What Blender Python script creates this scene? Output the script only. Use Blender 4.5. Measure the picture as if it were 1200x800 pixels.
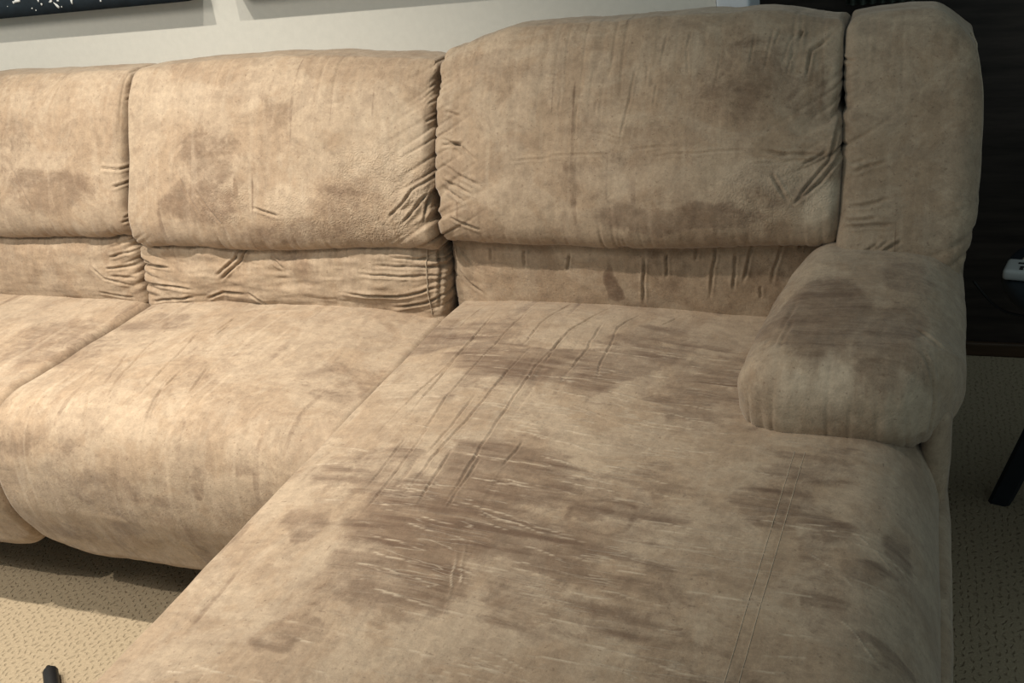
import bpy, math, random
import numpy as np
from mathutils import Matrix, Vector

# ------------------------------------------------------------------ camera, world, lights, exposure
for o in list(bpy.data.objects):
    bpy.data.objects.remove(o)
scene = bpy.context.scene
COL = scene.collection
yaw, pitch, roll = 0.405, 0.428, 0.131
fw = Vector((-math.sin(yaw) * math.cos(pitch), math.cos(yaw) * math.cos(pitch), -math.sin(pitch)))
rt = Vector((math.cos(yaw), math.sin(yaw), 0))
dn = fw.cross(rt)
right = math.cos(roll) * rt + math.sin(roll) * dn
down = -math.sin(roll) * rt + math.cos(roll) * dn
cd = bpy.data.cameras.new('camera')
cd.sensor_width = 36.0
cd.lens = 1201.4 * 36 / 1200
cd.clip_start = 0.01
cam = bpy.data.objects.new('camera', cd)
COL.objects.link(cam)
M = Matrix((right, -down, -fw)).transposed().to_4x4()
M.translation = (0.814, -1.585, 1.209)
cam.matrix_world = M
scene.camera = cam

world = bpy.data.worlds.new('room_ambient')
scene.world = world
world.use_nodes = True
wb = world.node_tree.nodes['Background']
wb.inputs[0].default_value = (0.78, 0.96, 0.96, 1)
wb.inputs[1].default_value = 0.30

def downlight(loc, target, watts, angle, color=(1.0, 0.925, 0.80), size=0.02, blend=1.0):
    d = bpy.data.lights.new('ceiling_downlight', 'SPOT')
    d.energy = watts
    d.spot_size = math.radians(angle)
    d.spot_blend = blend
    d.color = color
    d.shadow_soft_size = size
    o = bpy.data.objects.new('ceiling_downlight', d)
    COL.objects.link(o)
    o.location = loc
    o.rotation_euler = (Vector(target) - Vector(loc)).to_track_quat('-Z', 'Y').to_euler()
    return o
downlight((-1.15, -0.85, 2.45), (-1.00, -0.30, 0.0), 142, 92)
downlight((-0.30, -0.85, 2.45), (-0.45, -0.30, 0.0), 180, 72)
downlight((-0.80, -1.75, 2.45), (-0.70, -1.05, 0.0), 125, 76)
fill_data = bpy.data.lights.new('globe_lamp', 'POINT')          # unseen soft fill light, added to lift the shadows on the left
fill_data.energy = 68
fill_data.color = (1.0, 0.93, 0.82)
fill_data.shadow_soft_size = 0.30
fill_obj = bpy.data.objects.new('globe_lamp', fill_data)
COL.objects.link(fill_obj)
fill_obj.location = (-1.7, -1.5, 2.0)

scene.view_settings.view_transform = 'Standard'
scene.view_settings.look = 'None'
scene.view_settings.gamma = 1
scene.view_settings.use_curve_mapping = False
scene.view_settings.exposure = 0.06

# ------------------------------------------------------------------ helpers
def vnoise(P, seed=0):
    P = np.asarray(P, float)
    I = np.floor(P).astype(np.int64)
    f = P - I
    f = f * f * (3 - 2 * f)
    out = np.zeros(len(P))
    for dx in (0, 1):
        for dy in (0, 1):
            for dz in (0, 1):
                h = ((I[:, 0] + dx) * 73856093) ^ ((I[:, 1] + dy) * 19349663) ^ ((I[:, 2] + dz) * 83492791) ^ (seed * 2654435761 + 12345)
                h = (h ^ (h >> 13)) * 1274126177 & 0x7fffffff
                h = (h ^ (h >> 16)) & 0xffff
                w = (f[:, 0] if dx else 1 - f[:, 0]) * (f[:, 1] if dy else 1 - f[:, 1]) * (f[:, 2] if dz else 1 - f[:, 2])
                out += w * h / 65535.0
    return out * 2 - 1

def fbm(P, seed=0, octv=4):
    a, s, out = 1.0, 1.0, 0
    for k in range(octv):
        out = out + a * vnoise(P * s + 17.3 * k, seed + k)
        a *= 0.5
        s *= 2.03
    return out / 1.6

def sstep(a, b, x):
    t = np.clip((x - a) / (b - a), 0, 1)
    return t * t * (3 - 2 * t)

def rbox(lo, hi, rad, cell):
    """closed rounded box as a welded lattice; rad = ((x-,x+),(y-,y+),(z-,z+)); cell = spacing per axis"""
    lo, hi = np.array(lo, float), np.array(hi, float)
    n = [max(4, int(round((hi[k] - lo[k]) / cell[k]))) for k in range(3)]
    idx = -np.ones((n[0] + 1, n[1] + 1, n[2] + 1), np.int64)
    s = np.zeros_like(idx, bool)
    s[0] = s[-1] = True
    s[:, 0] = s[:, -1] = True
    s[:, :, 0] = s[:, :, -1] = True
    ijk = np.argwhere(s)
    idx[tuple(ijk.T)] = np.arange(len(ijk))
    P = lo + (hi - lo) * ijk / np.array(n)
    rn = np.array([r[0] for r in rad])
    rp = np.array([r[1] for r in rad])
    Q = np.clip(P, lo + rn, hi - rp)
    D = P - Q
    R = np.where(D > 0, rp, rn)
    N = D / R
    L = np.linalg.norm(N, axis=1, keepdims=True)
    V = Q + N / L * R
    F = []
    def quads(a, flip):
        q = np.stack([a[:-1, :-1], a[1:, :-1], a[1:, 1:], a[:-1, 1:]], -1).reshape(-1, 4)
        F.append(q[:, ::-1] if flip else q)
    quads(idx[0], True); quads(idx[-1], False)
    quads(idx[:, 0], False); quads(idx[:, -1], True)
    quads(idx[:, :, 0], True); quads(idx[:, :, -1], False)
    return V, np.concatenate(F)

def drop(V, F, hidden, *arrays):
    """leave out faces buried inside the sofa"""
    F = F[~hidden[F].all(1)]
    used = np.zeros(len(V), bool)
    used[F] = True
    new = np.cumsum(used) - 1
    return (V[used], new[F]) + tuple(a[used] for a in arrays)

def vnormals(V, F):
    a, b, c, d = (V[F[:, k]] for k in range(4))
    fn = np.cross(c - a, d - b)
    N = np.zeros_like(V)
    for k in range(4):
        for ax in range(3):
            N[:, ax] += np.bincount(F[:, k], fn[:, ax], len(V))
    return N / (np.linalg.norm(N, axis=1, keepdims=True) + 1e-12)

def to_obj(name, V, F, mat, parent=None, paint=None, origin=None, smooth=True):
    V = np.asarray(V, float)
    F = np.asarray(F)
    k = F.shape[1]
    c = np.array(origin, float) if origin is not None else (V.min(0) + V.max(0)) / 2
    me = bpy.data.meshes.new(name)
    me.vertices.add(len(V))
    me.vertices.foreach_set('co', (V - c).astype(np.float32).ravel())
    me.loops.add(F.size)
    me.loops.foreach_set('vertex_index', F.astype(np.int32).ravel())
    me.polygons.add(len(F))
    me.polygons.foreach_set('loop_start', np.arange(0, F.size, k, dtype=np.int32))
    me.update(calc_edges=True)
    me.polygons.foreach_set('use_smooth', np.full(len(F), smooth))
    if paint is not None:
        at = me.attributes.new('paint', 'FLOAT_COLOR', 'POINT')
        at.data.foreach_set('color', paint.astype(np.float32).ravel())
    me.materials.append(mat)
    me.validate()
    o = bpy.data.objects.new(name, me)
    COL.objects.link(o)
    base = np.zeros(3)
    if parent is not None:
        o.parent = parent
        p = parent
        while p is not None:
            base = base + np.array(p.location)
            p = p.parent
    o.location = c - base
    return o

def tag(o, label=None, cat=None, group=None, kind=None):
    if label: o['label'] = label
    if cat: o['category'] = cat
    if group: o['group'] = group
    if kind: o['kind'] = kind
    return o

def empty(name, loc):
    o = bpy.data.objects.new(name, None)
    COL.objects.link(o)
    o.location = loc
    return o

def tube(path, rad, sides=8):
    """closed tube along a polyline (rad may be a list)"""
    P = [Vector(p) for p in path]
    rads = rad if isinstance(rad, (list, tuple)) else [rad] * len(P)
    V, F = [], []
    up = None
    for i, p in enumerate(P):
        t = (P[min(i + 1, len(P) - 1)] - P[max(i - 1, 0)]).normalized()
        if up is None:
            up = t.orthogonal().normalized()
        up = (up - t * up.dot(t)).normalized()
        b = t.cross(up)
        for k in range(sides):
            a = 2 * math.pi * k / sides
            V.append(p + (up * math.cos(a) + b * math.sin(a)) * rads[i])
    for i in range(len(P) - 1):
        for k in range(sides):
            j = (k + 1) % sides
            F.append((i * sides + k, i * sides + j, (i + 1) * sides + j, (i + 1) * sides + k))
    for e, rev in ((0, True), (len(P) - 1, False)):
        c = len(V)
        V.append(P[e])
        for k in range(0, sides, 2):
            q = [c, e * sides + k, e * sides + (k + 1) % sides, e * sides + (k + 2) % sides]
            F.append(tuple(reversed(q)) if rev else tuple(q))
    return np.array([tuple(v) for v in V]), np.array(F)

def spline(pts, n=12):
    P = [np.array(p, float) for p in pts]
    P = [2 * P[0] - P[1]] + P + [2 * P[-1] - P[-2]]
    out = []
    for i in range(1, len(P) - 2):
        for k in range(n):
            t = k / n
            a, b, c, d = P[i - 1:i + 3]
            out.append(0.5 * (2 * b + (c - a) * t + (2 * a - 5 * b + 4 * c - d) * t * t + (3 * b - a - 3 * c + d) * t ** 3))
    out.append(P[-2])
    return out

def poly_dist(U, poly):
    """signed distance, and position 0..1 along, of 2D points from a polyline"""
    poly = np.array(poly, float)
    best = np.full(len(U), 1e9)
    par = np.zeros(len(U))
    seg = np.linalg.norm(np.diff(poly, axis=0), axis=1)
    tot = seg.sum()
    acc = 0
    for i in range(len(seg)):
        a, b = poly[i], poly[i + 1]
        d = (b - a) / max(seg[i], 1e-9)
        r = U - a
        tt = r @ d
        t = np.clip(tt, 0, seg[i])
        q = r - t[:, None] * d
        dist = np.hypot(q[:, 0], q[:, 1])
        m = dist < best
        best = np.where(m, dist, best)
        par = np.where(m, (acc + tt) / tot, par)
        acc += seg[i]
    return best, par

def creases(U, lines, depth, width, mask=None, lips=0.45, seed=0, jig=0.0015):
    """height field of sharp creases along polylines (negative = sunk)"""
    out = np.zeros(len(U))
    lo, hi = U.min(0), U.max(0)
    for k, L in enumerate(lines):
        L = np.array(L)
        pad = width * 5
        sel = (U[:, 0] > L[:, 0].min() - pad) & (U[:, 0] < L[:, 0].max() + pad) & (U[:, 1] > L[:, 1].min() - pad) & (U[:, 1] < L[:, 1].max() + pad)
        if mask is not None:
            sel &= mask
        ids = np.nonzero(sel)[0]
        if not len(ids):
            continue
        W = U[ids]
        z = np.full(len(ids), float(k))
        J = np.stack([vnoise(np.stack([W[:, 0] * 45, W[:, 1] * 45, z], 1), seed), vnoise(np.stack([W[:, 0] * 45, W[:, 1] * 45, z + 40], 1), seed)], 1) * jig
        d, t = poly_dist(W + J, L)
        fade = sstep(-0.06, 0.18, t) * (1 - sstep(0.75, 1.06, t))
        wob = 0.75 + 0.25 * vnoise(np.stack([t * 9, z, z], 1), seed + 3)
        h = -np.exp(-(d / width) ** 2) + lips * np.exp(-((d - 2.1 * width) / (1.1 * width)) ** 2)
        out[ids] += depth * fade * wob * h
    return out

def blob(U, patches, seed, warp=0.02):
    W = np.stack([U[:, 0] * 14, U[:, 1] * 14, np.full(len(U), seed * 1.0)], 1)
    X = U + warp * np.stack([fbm(W, seed), fbm(W + 31, seed + 9)], 1)
    out = np.zeros(len(U))
    for (cx, cy, rx, ry, s) in patches:
        d = np.hypot((X[:, 0] - cx) / rx, (X[:, 1] - cy) / ry)
        out = np.maximum(out, s * (1 - sstep(0.55, 1.15, d)))
    return out

# ------------------------------------------------------------------ materials
def nodemat(name):
    m = bpy.data.materials.new(name)
    m.use_nodes = True
    nt = m.node_tree
    return m, nt, nt.nodes['Principled BSDF']

def N(nt, typ, **kw):
    n = nt.nodes.new(typ)
    for k, v in kw.items():
        if k == 'inp':
            for a, b in v.items():
                n.inputs[a].default_value = b
        else:
            setattr(n, k, v)
    return n

def mathn(nt, op, a, b=None, c=None):
    n = nt.nodes.new('ShaderNodeMath')
    n.operation = op
    for i, v in enumerate((a, b, c)):
        if v is None:
            continue
        if isinstance(v, (int, float)):
            n.inputs[i].default_value = v
        else:
            nt.links.new(v, n.inputs[i])
    return n.outputs[0]

def mixc(nt, fac, a, b):
    n = nt.nodes.new('ShaderNodeMix')
    n.data_type = 'RGBA'
    for s, v in ((n.inputs['Factor'], fac), (n.inputs['A'], a), (n.inputs['B'], b)):
        if hasattr(v, 'links') or hasattr(v, 'is_linked'):
            nt.links.new(v, s)
        elif isinstance(v, tuple):
            s.default_value = v + (1,) if len(v) == 3 else v
        else:
            s.default_value = v
    return n.outputs['Result']

def ramp(nt, fac, stops):
    n = nt.nodes.new('ShaderNodeValToRGB')
    e = n.color_ramp.elements
    while len(e) < len(stops):
        e.new(0.5)
    for el, (p, v) in zip(e, stops):
        el.position = p
        el.color = (v, v, v, 1) if isinstance(v, (int, float)) else v + (1,)
    nt.links.new(fac, n.inputs[0])
    return n.outputs[0]

def noise(nt, vec, scale, detail=4, rough=0.55, dist=0.0):
    n = N(nt, 'ShaderNodeTexNoise', inp={'Scale': scale, 'Detail': detail, 'Roughness': rough, 'Distortion': dist})
    nt.links.new(vec, n.inputs['Vector'])
    return n.outputs['Fac']

BASE = (0.325, 0.234, 0.158)
DARK = (0.118, 0.070, 0.044)
PALE = (0.455, 0.365, 0.272)

def make_suede(name='worn_tan_microsuede', base=BASE, dark=DARK, pale=PALE):
    m, nt, b = nodemat(name)
    geo = N(nt, 'ShaderNodeNewGeometry')
    pos = geo.outputs['Position']
    att = N(nt, 'ShaderNodeAttribute', attribute_name='paint')
    sep = N(nt, 'ShaderNodeSeparateColor')
    nt.links.new(att.outputs['Color'], sep.inputs[0])
    stain_shade, light, crink = sep.outputs[0], sep.outputs[1], sep.outputs[2]
    def stretch(v):
        mp = N(nt, 'ShaderNodeMapping')
        mp.inputs['Scale'].default_value = v
        nt.links.new(pos, mp.inputs['Vector'])
        return mp.outputs[0]
    nap = ramp(nt, noise(nt, pos, 8.0, 9, 0.68, 0.5), [(0.46, 0), (0.535, 1)])
    nap2 = ramp(nt, noise(nt, pos, 15.0, 9, 0.72, 0.8), [(0.49, 0), (0.56, 1)])
    brush = ramp(nt, noise(nt, stretch((5, 60, 14)), 1.0, 7, 0.7, 0.2), [(0.46, 0), (0.60, 1)])      # strokes in the nap, across
    brush2 = ramp(nt, noise(nt, stretch((75, 7, 9)), 1.0, 7, 0.7, 0.2), [(0.48, 0), (0.62, 1)])      # strokes in the nap, front to back
    c = mixc(nt, mathn(nt, 'MULTIPLY', nap, 0.34), base, pale)
    c = mixc(nt, mathn(nt, 'MULTIPLY', nap2, 0.20), c, dark)
    c = mixc(nt, mathn(nt, 'MULTIPLY', brush2, 0.16), c, pale)
    c = mixc(nt, mathn(nt, 'MULTIPLY', brush, 0.10), c, dark)
    edge = noise(nt, pos, 24.0, 10, 0.78, 0.6)
    sm = ramp(nt, mathn(nt, 'ADD', mathn(nt, 'MULTIPLY', stain_shade, 0.75), mathn(nt, 'MULTIPLY', mathn(nt, 'SUBTRACT', edge, 0.5), 1.15)), [(0.14, 0), (0.34, 0.55), (0.70, 0.95)])
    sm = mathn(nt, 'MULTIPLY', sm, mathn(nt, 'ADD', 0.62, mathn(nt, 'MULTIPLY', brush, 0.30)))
    sm = mathn(nt, 'MULTIPLY', sm, mathn(nt, 'MINIMUM', mathn(nt, 'MULTIPLY', stain_shade, 4.0), 1.0))
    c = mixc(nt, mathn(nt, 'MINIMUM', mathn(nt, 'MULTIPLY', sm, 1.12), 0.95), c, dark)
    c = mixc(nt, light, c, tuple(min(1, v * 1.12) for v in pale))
    def iso(vec, lo, wd, off=0.5):
        d = mathn(nt, 'ABSOLUTE', mathn(nt, 'SUBTRACT', noise(nt, vec, 1.0, 3, 0.45), off))
        return ramp(nt, d, [(0.0, 1), (wd, 0)])
    gate = ramp(nt, noise(nt, pos, 13.0, 3, 0.6), [(0.46, 0), (0.58, 1)])
    ck1 = mathn(nt, 'MAXIMUM', iso(stretch((4.5, 42, 0)), 0, 0.010), iso(stretch((6, 55, 9)), 0, 0.012, 0.42))
    ck1 = mathn(nt, 'MULTIPLY', mathn(nt, 'MULTIPLY', ck1, gate), att.outputs['Alpha'])
    c = mixc(nt, mathn(nt, 'MULTIPLY', ck1, 0.55), c, pale)  # crack lines coloured pale, as if their edges catch the light
    fleck = ramp(nt, noise(nt, pos, 190.0, 2, 0.5), [(0.66, 0), (0.72, 1)])
    c = mixc(nt, mathn(nt, 'MULTIPLY', fleck, 0.40), c, dark)
    mott = noise(nt, pos, 70.0, 10, 0.85)
    bw = ramp(nt, mott, [(0.30, 0.70), (0.70, 1.24)])
    mul = N(nt, 'ShaderNodeMix', data_type='RGBA', blend_type='MULTIPLY')
    mul.inputs['Factor'].default_value = 1
    nt.links.new(c, mul.inputs['A'])
    nt.links.new(bw, mul.inputs['B'])
    nt.links.new(mul.outputs['Result'], b.inputs['Base Color'])
    b.inputs['Roughness'].default_value = 0.78
    b.inputs['Specular IOR Level'].default_value = 0.25
    b.inputs['Sheen Weight'].default_value = 0.25
    b.inputs['Sheen Roughness'].default_value = 0.45
    b.inputs['Sheen Tint'].default_value = (0.95, 0.92, 0.88, 1)
    # fine relief: nap grain, soft rumples and crackled leather-like crinkle
    grain = noise(nt, pos, 330.0, 3, 0.6)
    rump = noise(nt, pos, 50.0, 8, 0.68, 0.7)
    vor = N(nt, 'ShaderNodeTexVoronoi', feature='DISTANCE_TO_EDGE', inp={'Scale': 150.0, 'Randomness': 1.0})
    dst = N(nt, 'ShaderNodeMix', data_type='VECTOR')
    nz = N(nt, 'ShaderNodeTexNoise', inp={'Scale': 30.0, 'Detail': 3})
    nt.links.new(pos, nz.inputs['Vector'])
    dst.inputs['Factor'].default_value = 0.03
    nt.links.new(pos, dst.inputs['A'])
    nt.links.new(nz.outputs['Color'], dst.inputs['B'])
    nt.links.new(dst.outputs['Result'], vor.inputs['Vector'])
    ck = mathn(nt, 'MULTIPLY', mathn(nt, 'MINIMUM', vor.outputs['Distance'], 0.35), mathn(nt, 'MULTIPLY', crink, 2.2))
    hsum = mathn(nt, 'ADD', mathn(nt, 'ADD', mathn(nt, 'MULTIPLY', ck1, 0.35), mathn(nt, 'MULTIPLY', grain, 0.30)), mathn(nt, 'ADD', mathn(nt, 'MULTIPLY', rump, 0.9), ck))
    bp = N(nt, 'ShaderNodeBump', inp={'Strength': 0.55, 'Distance': 0.0022})
    nt.links.new(hsum, bp.inputs['Height'])
    nt.links.new(bp.outputs['Normal'], b.inputs['Normal'])
    return m

SUEDE = make_suede()
SEAM = make_suede('tan_piping', (0.42, 0.33, 0.24))

def plain(name, col, rough=0.6, spec=0.4, metal=0.0, var=0.15, scale=20.0, bump=0.0, stretch=None):
    m, nt, b = nodemat(name)
    geo = N(nt, 'ShaderNodeNewGeometry')
    v = geo.outputs['Position']
    if stretch:
        mp = N(nt, 'ShaderNodeMapping')
        mp.inputs['Scale'].default_value = stretch
        nt.links.new(v, mp.inputs['Vector'])
        v = mp.outputs[0]
    nz = noise(nt, v, scale, 5, 0.6)
    d = tuple(x * (1 - var) for x in col)
    l = tuple(min(1, x * (1 + var)) for x in col)
    nt.links.new(ramp(nt, nz, [(0.3, d), (0.7, l)]), b.inputs['Base Color'])
    b.inputs['Roughness'].default_value = rough
    b.inputs['Specular IOR Level'].default_value = spec
    b.inputs['Metallic'].default_value = metal
    if bump:
        bp = N(nt, 'ShaderNodeBump', inp={'Strength': 0.5, 'Distance': bump})
        nt.links.new(nz, bp.inputs['Height'])
        nt.links.new(bp.outputs['Normal'], b.inputs['Normal'])
    return m

def make_carpet():
    m, nt, b = nodemat('beige_loop_carpet')
    geo = N(nt, 'ShaderNodeNewGeometry')
    pos = geo.outputs['Position']
    nz = N(nt, 'ShaderNodeTexNoise', inp={'Scale': 55.0, 'Detail': 2})
    nt.links.new(pos, nz.inputs['Vector'])
    sx = N(nt, 'ShaderNodeSeparateXYZ')
    nt.links.new(pos, sx.inputs[0])
    sc = N(nt, 'ShaderNodeSeparateColor')
    nt.links.new(nz.outputs['Color'], sc.inputs[0])
    x = mathn(nt, 'ADD', sx.outputs[0], mathn(nt, 'MULTIPLY', mathn(nt, 'SUBTRACT', sc.outputs[0], 0.5), 0.022))
    y = mathn(nt, 'ADD', sx.outputs[1], mathn(nt, 'MULTIPLY', mathn(nt, 'SUBTRACT', sc.outputs[1], 0.5), 0.026))
    u = mathn(nt, 'MULTIPLY', x, 1 / 0.0125)
    row = mathn(nt, 'FLOOR', u)
    wn = N(nt, 'ShaderNodeTexWhiteNoise', noise_dimensions='1D')
    nt.links.new(row, wn.inputs['W'])
    v = mathn(nt, 'ADD', mathn(nt, 'MULTIPLY', y, 1 / 0.0175), mathn(nt, 'ADD', mathn(nt, 'MULTIPLY', row, 0.5), mathn(nt, 'MULTIPLY', wn.outputs['Value'], 0.35)))
    fu = mathn(nt, 'SUBTRACT', mathn(nt, 'FRACT', u), 0.5)
    fv = mathn(nt, 'SUBTRACT', mathn(nt, 'FRACT', v), 0.5)
    d = mathn(nt, 'SQRT', mathn(nt, 'ADD', mathn(nt, 'POWER', mathn(nt, 'DIVIDE', fu, 0.20), 2), mathn(nt, 'POWER', mathn(nt, 'DIVIDE', fv, 0.34), 2)))
    pit = ramp(nt, d, [(0.25, 1), (1.0, 0)])
    fine = noise(nt, pos, 260.0, 4, 0.7)
    c = mixc(nt, ramp(nt, fine, [(0.3, 0), (0.7, 1)]), (0.26, 0.205, 0.14), (0.38, 0.305, 0.21))
    c = mixc(nt, mathn(nt, 'MULTIPLY', mathn(nt, 'MULTIPLY', pit, ramp(nt, noise(nt, pos, 70.0, 3, 0.6), [(0.35, 0.15), (0.62, 1)])), 0.30), c, (0.12, 0.085, 0.05))  # pits also darkened in the colour, as shade inside the holes
    nt.links.new(c, b.inputs['Base Color'])
    b.inputs['Roughness'].default_value = 0.95
    b.inputs['Specular IOR Level'].default_value = 0.1
    h = mathn(nt, 'ADD', mathn(nt, 'MULTIPLY', pit, -1.0), mathn(nt, 'MULTIPLY', fine, 0.35))
    bp = N(nt, 'ShaderNodeBump', inp={'Strength': 0.8, 'Distance': 0.003})
    nt.links.new(h, bp.inputs['Height'])
    nt.links.new(bp.outputs['Normal'], b.inputs['Normal'])
    return m

WALL = plain('off_white_wall_paint', (0.72, 0.70, 0.64), 0.7, 0.25, var=0.03, scale=60, bump=0.0006)
TRIM = plain('white_gloss_trim', (0.78, 0.82, 0.88), 0.35, 0.5, var=0.02)
WOOD = plain('dark_stained_wood', (0.028, 0.021, 0.018), 0.5, 0.3, var=0.5, scale=6, stretch=(1, 1, 9))
SKIRT = plain('brown_wood_skirting', (0.055, 0.030, 0.016), 0.5, 0.4, var=0.3, scale=9, stretch=(1, 6, 6))
CARPET = make_carpet()
BLACK = plain('black_painted_wood', (0.010, 0.014, 0.020), 0.5, 0.35, var=0.25)
PLASTIC = plain('pale_grey_plastic', (0.42, 0.43, 0.43), 0.4, 0.5, var=0.05)
RUBBER = plain('black_rubber', (0.008, 0.008, 0.009), 0.5, 0.4, var=0.1)
STEEL = plain('brushed_steel', (0.62, 0.55, 0.47), 0.3, 0.5, metal=1.0, var=0.1)
NAVY = plain('dark_navy_canvas', (0.012, 0.020, 0.028), 0.6, 0.3, var=0.3, scale=40, bump=0.0004)
PAINT = plain('white_paint', (0.78, 0.78, 0.76), 0.6, 0.3, var=0.05)
CURTAIN = plain('grey_green_cloth', (0.10, 0.12, 0.105), 0.9, 0.1, var=0.2, scale=90)
LINING = plain('black_sofa_lining', (0.03, 0.027, 0.023), 0.95, 0.1, var=0.2)

# ------------------------------------------------------------------ the setting
def box(lo, hi, bev=0.0, cell=None):
    if bev <= 0:
        lo, hi = np.array(lo, float), np.array(hi, float)
        V = np.array([[(lo, hi)[i][0], (lo, hi)[j][1], (lo, hi)[k][2]] for i in (0, 1) for j in (0, 1) for k in (0, 1)])
        F = np.array([[0, 1, 3, 2], [4, 6, 7, 5], [0, 4, 5, 1], [2, 3, 7, 6], [0, 2, 6, 4], [1, 5, 7, 3]])
        return V, F
    h = (np.array(hi) - np.array(lo)) / 12 if cell is None else np.array([cell] * 3)
    return rbox(lo, hi, ((bev, bev),) * 3, h)

def struct(name, lo, hi, mat, bev=0.0, parent=None):
    V, F = box(lo, hi, bev)
    o = to_obj(name, V, F, mat, parent, smooth=bev > 0)
    if parent is None:
        o['kind'] = 'structure'
    return o

WY = 0.45
struct('floor', (-3.5, -3.0, -0.05), (3.5, 0.98, 0.0), CARPET)
struct('wall_back', (-3.5, WY, 0.0), (0.45, WY + 0.12, 2.6), WALL)
struct('trim_1', (0.452, WY - 0.012, 0.0), (0.515, WY + 0.132, 2.1), TRIM, 0.004)
struct('wall_far', (0.10, 0.90, 0.0), (3.5, 1.0, 2.6), WOOD)
struct('baseboard_far', (0.515, 0.885, 0.0), (3.5, 0.90, 0.035), SKIRT, 0.004)

# ------------------------------------------------------------------ data measured on the sofa (metres)
CHAISE_CREASES = [
    [(0.091,0.0),(0.08,-0.101)],
    [(0.19,0.008),(0.177,-0.157),(0.172,-0.267),(0.169,-0.366),(0.182,-0.502)],
    [(0.251,0.031),(0.228,-0.088),(0.226,-0.175)],
    [(0.327,0.018),(0.286,-0.1),(0.272,-0.235),(0.274,-0.359)],
    [(0.331,-0.058),(0.332,-0.185),(0.325,-0.257)],
    [(0.384,-0.003),(0.361,-0.069),(0.369,-0.211),(0.377,-0.262)],
    [(0.127,-0.024),(0.127,-0.195),(0.128,-0.333),(0.136,-0.425)],
    [(0.241,-0.173),(0.231,-0.289),(0.23,-0.419),(0.223,-0.502),(0.223,-0.635)],
    [(0.272,-0.275),(0.274,-0.413),(0.283,-0.59),(0.286,-0.635)],
    [(0.128,-0.115),(0.124,-0.252),(0.113,-0.332),(0.109,-0.483)],
    [(0.24,-0.5),(0.245,-0.574),(0.251,-0.641)],
    [(0.329,-0.463),(0.323,-0.532)],
    [(0.448,0.002),(0.429,-0.039)],
    [(0.18,-0.434),(0.189,-0.6),(0.189,-0.664)],
    [(0.287,-0.512),(0.29,-0.64)],
    [(0.16,-0.475),(0.164,-0.616)],
    [(0.28,-0.124),(0.283,-0.224)],
    [(0.212,-0.341),(0.213,-0.443),(0.209,-0.525)]]
CHAISE_STREAKS = [
    [(0.25,-0.772),(0.294,-0.782),(0.338,-0.787)],
    [(0.287,-0.755),(0.328,-0.756)],
    [(0.362,-0.763),(0.423,-0.77)],
    [(0.329,-0.729),(0.389,-0.731),(0.445,-0.739)],
    [(0.343,-0.634),(0.408,-0.65),(0.494,-0.66)],
    [(0.39,-0.678),(0.457,-0.691)],
    [(0.355,-0.415),(0.434,-0.418),(0.509,-0.427)],
    [(0.321,-0.439),(0.394,-0.449),(0.459,-0.472)],
    [(0.379,-0.489),(0.474,-0.513)],
    [(0.285,-0.618),(0.361,-0.629),(0.422,-0.643)],
    [(0.429,-0.785),(0.485,-0.792)],
    [(0.479,-0.816),(0.552,-0.821)],
    [(0.547,-0.848),(0.625,-0.846)],
    [(0.571,-0.778),(0.612,-0.78)],
    [(0.357,-0.855),(0.412,-0.864),(0.464,-0.874)],
    [(0.366,-0.416),(0.428,-0.421),(0.507,-0.44)],
    [(0.351,-0.341),(0.489,-0.398)],
    [(0.318,-0.433),(0.439,-0.462)],
    [(0.308,-0.265),(0.42,-0.295),(0.515,-0.319)],
    [(0.353,-0.484),(0.478,-0.515)],
    [(0.332,-0.697),(0.351,-0.764),(0.369,-0.832)],
    [(0.341,-0.696),(0.364,-0.776)],
    [(0.472,-0.472),(0.601,-0.502)],
    [(0.518,-0.421),(0.595,-0.437)],
    [(0.213,-0.71),(0.298,-0.719)],
    [(0.244,-0.678),(0.356,-0.699)],
    [(0.293,-0.543),(0.396,-0.566)],
    [(0.46,-0.593),(0.539,-0.61)],
    [(0.403,-0.818),(0.482,-0.824)],
    [(0.171,-0.891),(0.281,-0.898)],
    [(0.261,-0.862),(0.347,-0.87)],
    [(0.688,-0.695),(0.741,-0.699)],
    [(0.715,-0.614),(0.782,-0.676)],
    [(0.76,-0.722),(0.81,-0.774)],
    [(0.767,-0.572),(0.822,-0.624)],
    [(0.672,-0.816),(0.727,-0.811)],
    [(0.693,-0.794),(0.748,-0.785)],
    [(0.592,-0.715),(0.692,-0.72)]]
SEAT_CREASES = [
    [(-0.418,-0.065),(-0.416,-0.128)],
    [(-0.408,-0.1),(-0.404,-0.153)],
    [(-0.453,-0.131),(-0.434,-0.254),(-0.411,-0.372)],
    [(-0.39,-0.27),(-0.382,-0.347),(-0.346,-0.435)],
    [(-0.534,-0.151),(-0.505,-0.296),(-0.463,-0.401)],
    [(-0.344,-0.264),(-0.318,-0.36)],
    [(-0.556,-0.217),(-0.504,-0.353)],
    [(-0.58,-0.277),(-0.55,-0.358)],
    [(-0.618,-0.296),(-0.598,-0.351)],
    [(-0.399,-0.297),(-0.356,-0.445)],
    [(-0.53,-0.346),(-0.479,-0.448)]]
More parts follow.
